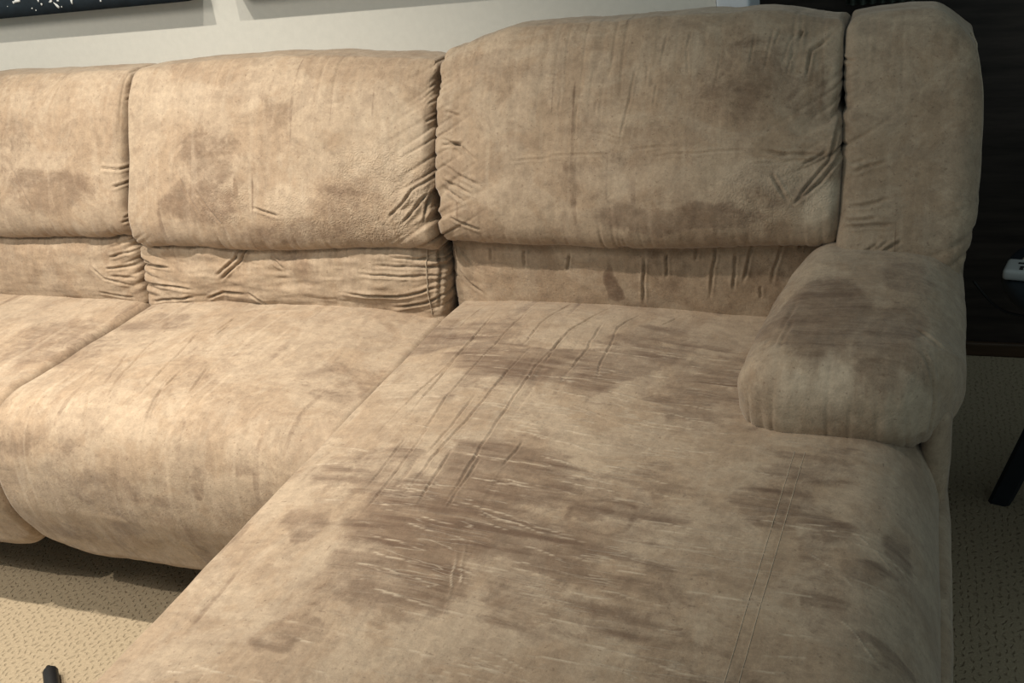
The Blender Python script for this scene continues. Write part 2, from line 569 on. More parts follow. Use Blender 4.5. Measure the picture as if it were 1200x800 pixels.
MID_UPPER = [
    [(0.027,0.74),(-0.025,0.709),(-0.078,0.659)],
    [(0.017,0.728),(0.004,0.691),(-0.007,0.653)],
    [(-0.003,0.935),(-0.021,0.929),(-0.038,0.916)],
    [(0.035,0.917),(0.013,0.914),(-0.003,0.902)],
    [(0.03,0.885),(0.0,0.874)],
    [(0.029,0.858),(-0.002,0.849)],
    [(0.03,0.83),(-0.005,0.822)],
    [(0.036,0.642),(0.011,0.625)],
    [(0.001,0.701),(-0.05,0.653)],
    [(-0.533,0.741),(-0.481,0.664)],
    [(-0.492,0.718),(-0.437,0.653)],
    [(-0.362,0.686),(-0.304,0.671)]]
LEFT_UPPER = [
    [(-0.714,0.937),(-0.697,0.946),(-0.671,0.951)],
    [(-0.653,0.911),(-0.688,0.902)],
    [(-0.66,0.889),(-0.688,0.878)],
    [(-0.701,0.65),(-0.675,0.656),(-0.649,0.667)],
    [(-0.692,0.659),(-0.653,0.678)],
    [(-0.671,0.728),(-0.714,0.722)],
    [(-0.666,0.751),(-0.736,0.76)],
    [(-0.966,0.764),(-0.919,0.689)],
    [(-1.002,0.84),(-0.995,0.757)]]
CHAISE_UPPER_FINE = [
    [(0.383,0.9),(0.371,0.838),(0.358,0.774)],
    [(0.283,0.844),(0.282,0.795)],
    [(0.4,0.894),(0.399,0.863)],
    [(0.417,0.868),(0.414,0.836)],
    [(0.316,0.847),(0.314,0.827)],
    [(0.471,0.963),(0.463,0.914),(0.471,0.874)],
    [(0.613,0.938),(0.601,0.909)],
    [(0.63,0.928),(0.614,0.884)],
    [(0.597,0.933),(0.587,0.873)],
    [(0.571,0.929),(0.566,0.88)],
    [(0.631,0.901),(0.622,0.867)],
    [(0.254,0.856),(0.252,0.832)],
    [(0.223,0.883),(0.246,0.878)],
    [(0.301,0.801),(0.368,0.786)],
    [(0.368,0.771),(0.461,0.774)],
    [(0.405,0.76),(0.584,0.766)],
    [(0.226,0.764),(0.347,0.766)],
    [(0.572,0.744),(0.676,0.749)],
    [(0.095,0.943),(0.082,0.91)],
    [(0.163,0.758),(0.257,0.763)],
    [(0.518,0.907),(0.513,0.858)],
    [(0.427,0.937),(0.423,0.893)]]
CHAISE_UPPER = [
    [(0.032,0.793),(0.066,0.781),(0.102,0.757)],
    [(0.033,0.782),(0.074,0.786)],
    [(0.033,0.751),(0.11,0.717)],
    [(0.034,0.727),(0.094,0.703)],
    [(0.034,0.714),(0.076,0.691)],
    [(0.035,0.837),(0.065,0.828)],
    [(0.044,0.663),(0.102,0.64)],
    [(0.691,0.922),(0.657,0.902),(0.652,0.864)],
    [(0.708,0.807),(0.691,0.746),(0.637,0.681)],
    [(0.713,0.759),(0.68,0.715),(0.64,0.684)],
    [(0.59,0.762),(0.687,0.751)],
    [(0.664,0.965),(0.649,0.946),(0.637,0.913)],
    [(0.686,0.756),(0.651,0.742)],
    [(0.605,0.731),(0.633,0.687)]]
MID_LUMBAR = [
    [(-0.165,0.549),(-0.081,0.543),(0.015,0.545)],
    [(-0.216,0.51),(-0.09,0.503),(0.016,0.526)],
    [(-0.106,0.478),(-0.034,0.491),(0.014,0.512)],
    [(0.001,0.602),(-0.003,0.54),(-0.009,0.478)],
    [(-0.431,0.6),(-0.447,0.573),(-0.498,0.537)],
    [(-0.415,0.6),(-0.433,0.57),(-0.488,0.528)],
    [(-0.538,0.482),(-0.491,0.501),(-0.436,0.499)],
    [(-0.427,0.503),(-0.391,0.479)],
    [(-0.094,0.58),(0.021,0.571)],
    [(-0.133,0.563),(0.016,0.56)],
    [(-0.691,0.554),(-0.615,0.548)],
    [(-0.701,0.516),(-0.561,0.505)],
    [(-0.677,0.476),(-0.564,0.488)],
    [(-0.36,0.576),(-0.334,0.556)]]
LEFT_LUMBAR = [
    [(-0.771,0.569),(-0.695,0.583)],
    [(-0.784,0.545),(-0.703,0.552)],
    [(-0.815,0.493),(-0.726,0.48)],
    [(-0.817,0.552),(-0.79,0.524),(-0.719,0.507)],
    [(-0.772,0.53),(-0.71,0.524)]]
CHAISE_LUMBAR = [
    [(0.513,0.624),(0.505,0.565),(0.498,0.505)],
    [(0.574,0.624),(0.564,0.581),(0.554,0.532)],
    [(0.626,0.626),(0.611,0.581),(0.599,0.533)],
    [(0.582,0.528),(0.582,0.508)],
    [(0.387,0.581),(0.38,0.491)],
    [(0.167,0.589),(0.163,0.554)],
    [(0.025,0.547),(0.048,0.52),(0.075,0.499)],
    [(0.029,0.591),(0.059,0.553)],
    [(0.25,0.584),(0.246,0.55)],
    [(0.098,0.59),(0.099,0.566)],
    [(0.542,0.588),(0.538,0.521)],
    [(0.427,0.586),(0.424,0.541)],
    [(0.651,0.617),(0.645,0.589)],
    [(0.478,0.602),(0.475,0.572)]]
WING = [
    [(0.721,0.677),(0.751,0.681),(0.782,0.688)],
    [(0.725,0.725),(0.751,0.735),(0.779,0.742)],
    [(0.706,0.883),(0.723,0.882)],
    [(0.721,0.738),(0.744,0.743)],
    [(0.717,0.657),(0.767,0.663)],
    [(0.719,0.648),(0.792,0.655)],
    [(0.833,0.929),(0.851,0.943),(0.879,0.93)],
    [(0.746,0.611),(0.768,0.626)],
    [(0.759,0.613),(0.783,0.629)],
    [(0.775,0.614),(0.803,0.631)],
    [(0.868,0.937),(0.873,0.921)]]
ARM = [
    [(0.646,-0.31),(0.665,-0.177)],
    [(0.655,-0.322),(0.666,-0.238)],
    [(0.741,-0.423),(0.748,-0.497)],
    [(0.761,-0.474),(0.766,-0.53)],
    [(0.8,-0.427),(0.804,-0.479)],
    [(0.794,-0.511),(0.801,-0.469),(0.818,-0.507)],
    [(0.639,-0.491),(0.678,-0.527)],
    [(0.827,-0.252),(0.863,-0.276)],
    [(0.833,-0.305),(0.867,-0.35)]]
STAINS_SHEEN = {
    'CHAISE': [(0.294,-0.659,0.138,0.116,0.8),(0.339,-0.536,0.124,0.097,0.6),(0.272,-0.78,0.109,0.074,0.6),(0.222,-0.255,0.097,0.086,0.7),(0.371,-0.238,0.079,0.096,0.5),(0.131,-0.138,0.12,0.068,0.4),(0.43,-0.668,0.119,0.063,0.6),(0.471,-0.591,0.036,0.035,0.6),(0.022,-0.149,0.078,0.087,0.5),(0.443,-0.14,0.094,0.089,0.45),(0.544,-0.245,0.086,0.148,0.4),(0.507,-0.566,0.123,0.118,0.3),(0.14,-0.569,0.073,0.084,0.4),(0.678,-0.536,0.044,0.043,0.5),(0.728,-0.545,0.029,0.097,0.4),(0.78,-0.633,0.035,0.032,0.42),(0.793,-0.741,0.036,0.022,0.42),(0.74,-0.685,0.026,0.079,0.3),(0.812,-0.563,0.023,0.092,0.35),(0.703,-0.809,0.048,0.028,0.4),(0.496,-0.749,0.128,0.08,0.35),(0.225,-0.89,0.057,0.033,0.4),(0.619,-0.804,0.083,0.047,0.25),(0.168,-0.231,0.086,0.055,0.6),(0.271,-0.189,0.098,0.037,0.6),(0.107,-0.694,0.046,0.029,0.5),(0.719,-0.443,0.061,0.076,0.3)],
    'SEAT': [(-0.771,-0.193,0.12,0.139,0.4),(-0.337,-0.257,0.101,0.109,0.25),(-0.074,-0.259,0.092,0.096,0.3),(-0.595,-0.096,0.118,0.057,0.4),(-0.66,-0.22,0.077,0.088,0.35)],
    'FRONT': [(-0.479,0.356,0.096,0.049,0.4),(-0.258,0.37,0.028,0.011,0.35),(-0.442,0.271,0.051,0.048,0.45),(-0.615,0.405,0.12,0.036,0.45),(-0.16,0.42,0.066,0.043,0.25),(-0.575,0.199,0.124,0.035,0.3),(-0.357,0.334,0.11,0.027,0.3)],
    'UPPER': [(-0.872,0.722,0.158,0.057,0.5),(-0.966,0.806,0.071,0.066,0.3),(-0.462,0.778,0.079,0.061,0.45),(-0.482,0.702,0.119,0.046,0.5),(-0.138,0.685,0.105,0.058,0.35),(-0.266,0.641,0.164,0.03,0.4),(-0.326,0.85,0.057,0.059,0.25),(0.451,0.663,0.177,0.026,0.6),(0.554,0.856,0.118,0.075,0.35),(0.6,0.706,0.078,0.037,0.4),(0.318,0.735,0.116,0.053,0.25),(0.192,0.871,0.092,0.054,0.2),(0.647,0.84,0.038,0.049,0.4)],
    'UPPER_LIGHT': [(0.681,0.683,0.035,0.032,0.8),(0.599,0.725,0.091,0.027,0.35),(-0.078,0.791,0.094,0.078,0.3),(-0.286,0.693,0.056,0.027,0.35),(0.377,0.728,0.114,0.026,0.25),(0.692,0.826,0.013,0.06,0.3),(-0.544,0.873,0.081,0.046,0.25)],  # highlights on the nap, painted as pale patches
    'LUMBAR': [(0.328,0.531,0.012,0.034,0.9),(0.427,0.571,0.058,0.061,0.3),(0.597,0.559,0.081,0.044,0.25),(-0.32,0.577,0.077,0.035,0.35),(-0.942,0.531,0.096,0.041,0.2)],
    'ARM': [(0.7,-0.235,0.067,0.12,0.7),(0.791,-0.283,0.052,0.099,0.6),(0.624,-0.18,0.03,0.117,0.5),(0.808,-0.105,0.046,0.063,0.4),(0.714,-0.391,0.061,0.046,0.4)],
    'WING': [(0.798,0.782,0.06,0.072,0.2),(0.828,0.65,0.036,0.024,0.4),(0.872,0.745,0.018,0.071,0.5)],
}

# ------------------------------------------------------------------ the sofa
sofa = empty('sectional_sofa', (-0.24, -0.10, 0.0))
tag(sofa, 'worn stained tan microsuede reclining sectional sofa with a chaise end', 'sofa')
rng = random.Random(5)

def finish(name, V, F, stain_shade, light, crink, parent=None, label=None, hidden=None, crack=None):
    paint = np.stack([np.clip(stain_shade, 0, 1), np.clip(light, 0, 1), np.clip(crink, 0, 1), np.zeros(len(V)) if crack is None else np.clip(crack, 0, 1)], 1)
    if hidden is not None:
        V, F, paint = drop(V, F, hidden, paint)
    o = to_obj(name, V, F, SUEDE, parent or sofa, paint)
    if label:
        o['label'] = label
    return o

def pucker(along, dist, seed, amp, freq, reach, sweep=0.0, disp=0.0):
    """gathers running away from a seam: along = position on the seam, dist = distance from it"""
    P = np.stack([along * freq + sweep * dist * freq, np.full(len(along), seed * 3.7), dist * 6 + disp], 1)
    r = vnoise(P, seed) + 0.5 * vnoise(P * [2.1, 1, 1] + 9, seed + 1)
    r = 1 - 2 * np.abs(r)                       # ridged
    r2 = np.clip(0.6 + 0.9 * vnoise(np.stack([along * 9, along * 0, along * 0 + seed], 1), seed + 2), 0, 1)
    return -amp * np.clip(r, 0, 1) ** 2 * np.exp(-(dist / reach) ** 1.5) * r2

def upper_cushion(xa, xb, zlo, zhi, seed, lines, name='upper_back_cushion', label=None, lean=0.42, yf=-0.020, rx=(0.018, 0.018), rz=(0.10, 0.09), ryz=(0.55, 0.80), amp=1.0, deep=0.006, bulge=0.018, crink_blobs=(), top_warp=None, thick=0.24, fine=(), shape=None, cs=1.0):
    cz = (zlo + zhi) / 2
    hx, hz = (xb - xa) / 2, (zhi - zlo) / 2
    V, F = rbox((xa, 0, zlo), (xb, thick, zhi), (rx, (0.022, 0.022), (0.022, 0.022)), (0.0022 * cs, 0.005 * cs, 0.0022 * cs))
    x, y, z = V.T
    u, w = (x - (xa + xb) / 2) / hx, (z - cz) / hz
    front = 1 - sstep(0.0, 0.14, y)
    dz = np.where(w > 0, np.clip((zhi - z) / rz[1], 0, 1), np.clip((z - zlo) / rz[0], 0, 1))
    rec = 1 - np.sqrt(np.clip(1 - (1 - dz) ** 2, 0, 1))
    k = 1 - np.where(w > 0, ryz[1], ryz[0]) * rec
    yc = np.where(w > 0, 0.045, thick / 2)
    V[:, 1] = yc + (V[:, 1] - yc) * k
    V[:, 1] -= bulge * front * (1 - np.abs(u) ** 4) * (1 - np.abs(w) ** 2.2)
    V[:, 2] += 0.008 * sstep(0.2, 1, w) * (1 - u ** 2) - 0.006 * sstep(-0.3, -1, w) * (1 - u ** 2)
    if top_warp is not None:
        V[:, 2] += top_warp(x) * sstep(-0.9, 1, w)
    if shape is not None:
        V = shape(V)
    V[:, 1] += yf + (V[:, 2] - 0.62) * lean
    Nn = vnormals(V, F)
    U = V[:, [0, 2]].copy()
    fm = (y < 0.12)
    h = 0.006 * amp * fbm(np.stack([U[:, 0] * 9, U[:, 1] * 7, np.full(len(U), seed)], 1), seed, 3)
    h += 0.0016 * amp * fbm(np.stack([U[:, 0] * 30, U[:, 1] * 16, y * 20], 1), seed + 4, 3)
    for e, d in ((0, x - xa), (1, xb - x)):
        h += pucker(V[:, 2], np.maximum(d, 0), seed + 20 + e, 0.0085 * amp, 40, 0.055, sweep=0.5 if e else -0.5)
    h += pucker(x, np.maximum(zhi - z, 0) + np.maximum(y - .1, 0), seed + 30, 0.003 * amp, 60, 0.10)
    h += pucker(x, np.maximum(z - zlo, 0), seed + 31, 0.003 * amp, 45, 0.05)
    h += creases(U, lines, deep, 0.0022, fm, seed=seed)
    if fine:
        h += creases(U, fine, 0.0022, 0.0015, fm, seed=seed + 2)
    V = V + Nn * h[:, None]
    stain_shade = blob(U, STAINS_SHEEN['UPPER'], seed)
    # thin vertical dribble marks
    drib = vnoise(np.stack([U[:, 0] * 130, U[:, 1] * 7, np.full(len(U), seed)], 1), seed + 7)
    stain_shade = np.maximum(stain_shade, 0.5 * sstep(0.62, 0.85, drib) * sstep(-0.2, 0.5, fbm(np.stack([U[:, 0] * 6, U[:, 1] * 6, U[:, 0] * 0 + 3], 1), seed)))
    light = blob(U, STAINS_SHEEN['UPPER_LIGHT'], seed + 3) + 0.16 * sstep(0.45, 0.8, vnoise(np.stack([U[:, 0] * 90, U[:, 1] * 8, np.full(len(U), seed + 2.5)], 1), seed + 8))
    crink = 0.10 * np.ones(len(U)) + blob(U, crink_blobs, seed + 2)
    return finish(name, V, F, stain_shade, light * fm, crink * fm, label=label, hidden=(y > thick - 0.012) & (z < 0.80))

def lumbar(xa, xb, ztop, seed, lines, yf=0.012, amp=1.0, deep=0.005, topnoise=0.006, horiz=True):
    zlo, zhi = 0.36, ztop
    V, F = rbox((xa, 0, zlo), (xb, 0.16, zhi), ((0.016, 0.016), (0.022, 0.05), (0.03, 0.030)), (0.0023, 0.005, 0.0023))
    x, y, z = V.T
    w = (z - 0.47) / (zhi - 0.47)
    u = (x - (xa + xb) / 2) / ((xb - xa) / 2)
    front = 1 - sstep(0.0, 0.12, y)
    V[:, 1] -= 0.016 * front * np.clip(1 - (2 * w - 1) ** 2, 0, 1) * (1 - np.abs(u) ** 3)
    V[:, 2] += topnoise * sstep(0.3, 1, w) * fbm(np.stack([x * 14, x * 0, x * 0 + seed], 1), seed + 5, 3)
    V[:, 1] += yf + (V[:, 2] - 0.47) * 0.12
    Nn = vnormals(V, F)
    U = V[:, [0, 2]].copy()
    fm = y < 0.08
    h = 0.004 * amp * fbm(np.stack([U[:, 0] * 12, U[:, 1] * 14, np.full(len(U), seed)], 1), seed, 3)
    if horiz:
        h += 0.0022 * amp * fbm(np.stack([U[:, 0] * 9, U[:, 1] * 55, y * 10], 1), seed + 3, 3)
    for e, d in ((0, x - xa), (1, xb - x)):
        h += pucker(V[:, 2], np.maximum(d, 0), seed + 40 + e, 0.006 * amp, 55, 0.06, sweep=0.3)
    h += pucker(x, np.maximum(zhi - z, 0) + np.maximum(y - .05, 0), seed + 42, 0.004, 45, 0.035)
    h += creases(U, lines, deep, 0.0022, fm, seed=seed)
    V = V + Nn * h[:, None]
    return finish('lower_back_cushion', V, F, blob(U, STAINS_SHEEN['LUMBAR'], seed, 0.022), np.zeros(len(U)), 0.12 * np.ones(len(U)), hidden=(y > 0.14) | (z < 0.375))

def seat(xa, xb, seed, lines, cs=1.0, top=0.468, yfront=-0.462, tilt=None):
    V, F = rbox((xa, yfront, 0.125), (xb, 0.06, top), ((0.018, 0.018), (0.024, 0.02), (0.03, 0.020)), (0.0016 * cs, 0.0036 * cs, 0.0034 * cs))
    x, y, z = V.T
    u = (x - (xa + xb) / 2) / ((xb - xa) / 2)
    t = sstep(0.25, 0.45, z)
    V[:, 2] += t * 0.012 * (1 - u ** 2) * sstep(yfront - .05, -0.1, y)
    V[:, 2] += t * 0.010 * (1 - sstep(0.0, 0.25, y - yfront)) * 0
    if tilt is not None:
        V[:, 2] += t * tilt(x)
    dr = np.clip((y - yfront) / 0.105, 0, 1)
    V[:, 2] -= 0.090 * (1 - np.sqrt(np.clip(1 - (1 - dr) ** 2, 0, 1))) * np.clip((z - 0.20) / (top - 0.20), 0, 1)
    de = np.clip(np.minimum(x - xa, xb - x) / 0.10, 0, 1)
    lift = 0.085 * (1 - np.sqrt(np.clip(1 - (1 - de) ** 2, 0, 1)))
    V[:, 2] += lift * np.clip((0.36 - z) / (0.36 - 0.125), 0, 1)
    # the closed footrest: face bulges, lower edge tucks back, ends rounded in plan
    f = 1 - sstep(yfront + 0.0, yfront + 0.16, y)
    V[:, 1] += f * 0.004 * np.abs(u) ** 10
    V[:, 0] -= f * 0.012 * sstep(-0.3, -1, u) * sstep(0.15, 0.3, z)
    V[:, 1] += f * 0.055 * (1 - sstep(0.10, 0.28, z))
    V[:, 1] -= f * 0.010 * np.exp(-((z - 0.32) / 0.08) ** 2)
    Nn = vnormals(V, F)
    U = V[:, [0, 1]].copy()
    top_m = z > 0.36
    h = 0.0045 * fbm(np.stack([x * 8, y * 8, z * 8 + seed], 1), seed, 3)
    h += 0.0012 * fbm(np.stack([x * 34, y * 9, z * 9 + seed], 1), seed + 6, 3)
    h += creases(U, lines, 0.0034, 0.0019, top_m, lips=0.3, seed=seed)
    for e, d in ((0, x - xa), (1, xb - x)):
        h += pucker(V[:, 2], np.maximum(d, 0), seed + 50 + e, 0.008, 60, 0.05) * (1 - sstep(0.38, 0.44, z)) * (y < 0)
    V = V + Nn * h[:, None]
    stain_shade = np.where(top_m, blob(U, STAINS_SHEEN['SEAT'], seed), 0)
    stain_shade = np.maximum(stain_shade, (1 - sstep(0.40, 0.45, z)) * blob(V[:, [0, 2]], STAINS_SHEEN['FRONT'], seed + 1, 0.05))
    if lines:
        stain_shade = np.maximum(stain_shade, 0.42 * np.clip(-creases(U, lines, 1.0, 0.0017, top_m, lips=0.0, seed=seed), 0, 1))  # fold lines darkened in the colour to stand for crease shade
    streak = vnoise(np.stack([x * 60, y * 5, z * 5 + seed], 1), seed + 7)
    stain_shade = np.maximum(stain_shade, 0.35 * sstep(0.45, 0.75, streak))
    light = 0.22 * sstep(0.5, 0.8, vnoise(np.stack([x * 75, y * 6, z * 6 + seed + 5], 1), seed + 9))
    return finish('seat_cushion', V, F, stain_shade, light, 0.05 * np.ones(len(U)), hidden=(y > 0.05))

W = 0.697
GAP = 0.003
# seats
seat(-2 * W + GAP, -W - GAP, 11, [], 1.5, tilt=lambda x: 0 * x)
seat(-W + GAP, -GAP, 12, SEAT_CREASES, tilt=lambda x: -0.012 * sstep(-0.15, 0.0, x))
# lower and upper back cushions
lumbar(-2 * W + GAP, -W - GAP, 0.626, 21, LEFT_LUMBAR)
mid_lumbar = lumbar(-W + GAP, 0.008 - GAP, 0.616, 22, MID_LUMBAR, topnoise=0.026, amp=2.1, deep=0.007)
lumbar(0.008 + GAP, 0.72, 0.66, 23, CHAISE_LUMBAR, yf=0.038, horiz=False, topnoise=0.003)
upper_cushion(-2 * W + GAP, -0.686, 0.610, 0.930, 31, LEFT_UPPER, amp=0.9, cs=1.25)
upper_cushion(-0.682, 0.008, 0.592, 0.933, 32, MID_UPPER, top_warp=lambda x: -0.014 * sstep(-0.5, 0.0, x), crink_blobs=[(-0.10, 0.70, 0.13, 0.10, 0.9), (-0.25, 0.68, 0.10, 0.06, 0.5), (-0.42, 0.69, 0.07, 0.05, 0.6)])
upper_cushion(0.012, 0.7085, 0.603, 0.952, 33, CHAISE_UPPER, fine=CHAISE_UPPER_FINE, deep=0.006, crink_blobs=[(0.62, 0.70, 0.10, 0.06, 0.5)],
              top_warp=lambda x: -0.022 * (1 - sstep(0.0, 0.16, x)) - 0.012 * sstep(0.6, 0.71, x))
def wing_shape(V):
    s = sstep(0.78, 0.906, V[:, 0])
    V[:, 0] -= s * (0.022 * sstep(0.66, 0.54, V[:, 2]) + 0.016 * sstep(0.80, 0.925, V[:, 2]))
    return V
wing = upper_cushion(0.7065, 0.906, 0.44, 0.934, 34, WING, name='wing_cushion', yf=-0.010, shape=wing_shape, rx=(0.018, 0.04), rz=(0.08, 0.05), bulge=0.012, amp=0.7, deep=0.005, top_warp=lambda x: -0.026 * sstep(0.83, 0.91, x) ** 1.5)

# chaise cushion
def chaise():
    xa, xb, ya, yb, zt = 0.002, 0.854, -1.22, 0.07, 0.482
    V, F = rbox((xa, ya, 0.09), (xb, yb, zt), ((0.035, 0.095), (0.12, 0.03), (0.04, 0.11)), (0.0016, 0.0022, 0.011))
    x, y, z = V.T
    u = (x - (xa + xb) / 2) / ((xb - xa) / 2)
    t = sstep(0.30, 0.47, z)
    V[:, 2] += t * (0.020 * np.exp(-((x - 0.22) / 0.20) ** 2) * sstep(0.10, -0.06, y) - 0.010 * np.exp(-((x - 0.60) / 0.15) ** 2) * np.exp(-((y + 0.0) / 0.2) ** 2))
    V[:, 2] += t * 0.006 * (1 - u ** 2) * np.exp(-((y + 0.75) / 0.3) ** 2)
    V[:, 0] += 0.016 * sstep(0.7, 1, u) * np.exp(-((z - 0.30) / 0.10) ** 2)
    Nn = vnormals(V, F)
    U = V[:, [0, 1]].copy()
    m = z > 0.34
    h = 0.0035 * fbm(np.stack([x * 7, y * 7, z * 7], 1), 61, 3)
    h += creases(U, CHAISE_CREASES, 0.0030, 0.0015, m, lips=0.25, seed=61)
    # the long stitched seam near the outer edge
    for dx in (0.0, 0.013):
        h += creases(U, [[(0.690 + dx, -0.30), (0.676 + dx, -0.55), (0.664 + dx, -0.84), (0.655 + dx, -1.18)]], 0.0003, 0.0018, m, seed=66, jig=0.0003)
    r = random.Random(8)
    lines = [list(L) for L in CHAISE_STREAKS]
    for k in range(170):
        cx, cy = r.gauss(0.42, 0.17), r.uniform(-1.05, -0.12)
        if not 0.06 < cx < 0.80:
            continue
        L = r.uniform(0.02, 0.085)
        a = r.gauss(0.06, 0.07)
        lines.append([(cx - L * math.cos(a), cy + L * math.sin(a)), (cx, cy + r.uniform(-.003, .003)), (cx + L * math.cos(a), cy - L * math.sin(a))])
    ridge = creases(U, lines, -0.0008, 0.0014, m, lips=0.3, seed=63, jig=0.0022)
    h += ridge
    # raking wear along the depth on the inner half
    rk = vnoise(np.stack([x * 95 + y * 4, y * 7, x * 0], 1), 71)
    rkm = sstep(0.15, -0.05, x - 0.30) * m
    h += -0.0010 * sstep(0.35, 0.8, rk) * rkm
    V = V + Nn * h[:, None]
    stain_shade = np.minimum(1, 1.3 * blob(U, STAINS_SHEEN['CHAISE'], 62, 0.045)) * m
    st2 = vnoise(np.stack([x * 9, y * 85 + x * 12, x * 0], 1), 72)
    stain_shade = stain_shade * (0.72 + 0.45 * sstep(-0.3, 0.5, st2)) + 0.22 * sstep(0.45, 0.8, st2) * m
    stain_shade = np.maximum(stain_shade, 0.40 * sstep(0.5, 0.85, rk) * rkm)
    # ring-shaped water mark
    rd = np.hypot((U[:, 0] - 0.478) / 0.040, (U[:, 1] + 0.60) / 0.036) + 0.25 * fbm(np.stack([x * 30, y * 30, x * 0], 1), 5)
    stain_shade = np.maximum(stain_shade, 0.75 * np.exp(-((rd - 1) / 0.13) ** 2) * m)
    dots = vnoise(np.stack([x * 160, y * 160, z * 160], 1), 75)
    stain_shade = np.maximum(stain_shade, 0.6 * sstep(0.86, 0.95, dots))
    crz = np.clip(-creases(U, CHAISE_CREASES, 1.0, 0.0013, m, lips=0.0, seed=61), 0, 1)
    stain_shade = np.maximum(stain_shade, 0.42 * crz)  # shade in the creases painted as thin dark lines
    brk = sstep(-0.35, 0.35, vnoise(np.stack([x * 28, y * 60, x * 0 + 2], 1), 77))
    light = 0.70 * sstep(0.35, 1.0, ridge / 0.0006) * (0.15 + 0.85 * brk)  # light caught by the streak ridges, painted pale
    return finish('chaise_cushion', V, F, stain_shade, light, 0.08 * np.ones(len(U)), hidden=(z < 0.10) | (y > 0.06), crack=m * np.exp(-((x - 0.44) / 0.28) ** 4) * sstep(-0.08, -0.22, y))
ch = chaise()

# armrest pad
def armrest():
    xa, xb, ya, yb, za, zb = 0.598, 0.893, -0.368, 0.06, 0.44, 0.588
    V, F = rbox((xa, ya, za), (xb, yb, zb), ((0.075, 0.085), (0.055, 0.05), (0.06, 0.062)), (0.0024, 0.0024, 0.003))
    x, y, z = V.T
    u = (x - (xa + xb) / 2) / ((xb - xa) / 2)
    w = (y - ya) / (yb - ya)
    t = sstep(0.45, 0.60, z)
    V[:, 2] += t * (0.012 * (1 - u ** 2) * np.sin(np.clip(w, 0, 1) * math.pi) + 0.026 * sstep(0.1, 1, w))
    V[:, 0] += (0.055 * w ** 2) * (1 - sstep(-1, 0.6, u))
    V[:, 1] += 0.05 * sstep(0.55, 0.36, z) * (1 - sstep(0.0, 0.2, w)) * 0.4
    V[:, 1] += 0.085 * np.abs(np.clip(u, 0, 1)) ** 3 * (1 - w)
    Nn = vnormals(V, F)
    U = V[:, [0, 1]].copy()
    h = 0.004 * fbm(np.stack([x * 10, y * 9, z * 9], 1), 81, 3)
    h += 0.0012 * fbm(np.stack([x * 40, y * 30, z * 14], 1), 85, 3)
    h += creases(U, ARM, 0.0028, 0.003, z > 0.48, seed=81)
    h += pucker(x, np.maximum(z - za, 0) * 0.6, 83, 0.003, 45, 0.06) * (y < ya + 0.1)
    V = V + Nn * h[:, None]
    stain_shade = blob(U, STAINS_SHEEN['ARM'], 82, 0.03) * sstep(0.5, 0.57, z)
    light = 0.8 * (1 - sstep(0.0, 0.09, y - ya)) * sstep(-0.2, 0.5, fbm(np.stack([x * 30, y * 10, z * 12], 1), 84)) * (z > .48)  # lit sheen of the front edge painted as a pale band
    return finish('armrest', V, F, stain_shade, light, 0.15 * np.ones(len(U)))
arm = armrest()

# seams and piping that follow the cushions
def world_verts(o):
    n = len(o.data.vertices)
    a = np.empty(n * 3, np.float32)
    o.data.vertices.foreach_get('co', a)
    return a.reshape(-1, 3) + np.array(o.location) + np.array(sofa.location)
cv = world_verts(ch)
cv = cv[cv[:, 2] > 0.40]
for dx in (0.0, 0.013):
    path = []
    for yy_ in np.linspace(-0.41, -1.08, 60):
        xx_ = 0.685 + dx + (yy_ + 0.41) * 0.045
        q = cv[np.argmin(np.hypot(cv[:, 0] - xx_, cv[:, 1] - yy_))]
        path.append((xx_, yy_, q[2] + 0.0002))
    V, F = tube(path, 0.0005, 6)
    to_obj('stitched_seam', V, F, SEAM, ch)
wv = world_verts(wing)
path = []
for zz_ in np.linspace(0.50, 0.90, 50):
    q = wv[np.abs(wv[:, 2] - zz_) < 0.004]
    q = q[q[:, 0] > q[:, 0].max() - 0.003]
    q = q[np.argmin(np.abs(q[:, 1] - (0.055 + (zz_ - 0.62) * 0.42)))]
    path.append((q[0] + 0.0005, q[1], zz_))
V, F = tube(path, 0.0022, 8)
to_obj('piping', V, F, SEAM, wing)
lv = world_verts(mid_lumbar)
path = []
for zz_ in np.linspace(0.465, 0.60, 30):
    xx_ = -0.022 - 0.03 * (0.60 - zz_)
    q = lv[(np.abs(lv[:, 2] - zz_) < 0.004) & (np.abs(lv[:, 0] - xx_) < 0.004)]
    path.append((xx_, q[:, 1].min() - 0.0002, zz_))
V, F = tube(path, 0.0010, 6)
to_obj('stitched_seam', V, F, SEAM, mid_lumbar)

# outer side panel below the armrest and along the chaise, back shell, bases
def panel(name, lo, hi, rad, cell, seed, amp=0.003, mat=None, shape=None):
    V, F = rbox(lo, hi, rad, cell)
    if shape is not None:
        V = shape(V)
    Nn = vnormals(V, F)
    V = V + Nn * (amp * fbm(V * 9, seed, 3))[:, None]
    Z = np.zeros(len(V))
    return finish(name, V, F, Z, Z, Z) if mat is None else to_obj(name, V, F, mat, sofa)
panel('side_panel', (0.84, -1.19, 0.015), (0.880, 0.34, 0.36), ((0.015, 0.015), (0.02, 0.02), (0.01, 0.03)), (0.008, 0.008, 0.008), 91)
panel('arm_side_panel', (0.838, -0.31, 0.012), (0.877, 0.34, 0.50), ((0.015, 0.018), (0.025, 0.02), (0.01, 0.02)), (0.008, 0.008, 0.008), 95)
panel('back_shell', (-2 * W, 0.17, 0.03), (0.90, 0.37, 0.80), ((0.03, 0.03), (0.03, 0.05), (0.02, 0.06)), (0.02, 0.02, 0.02), 92)
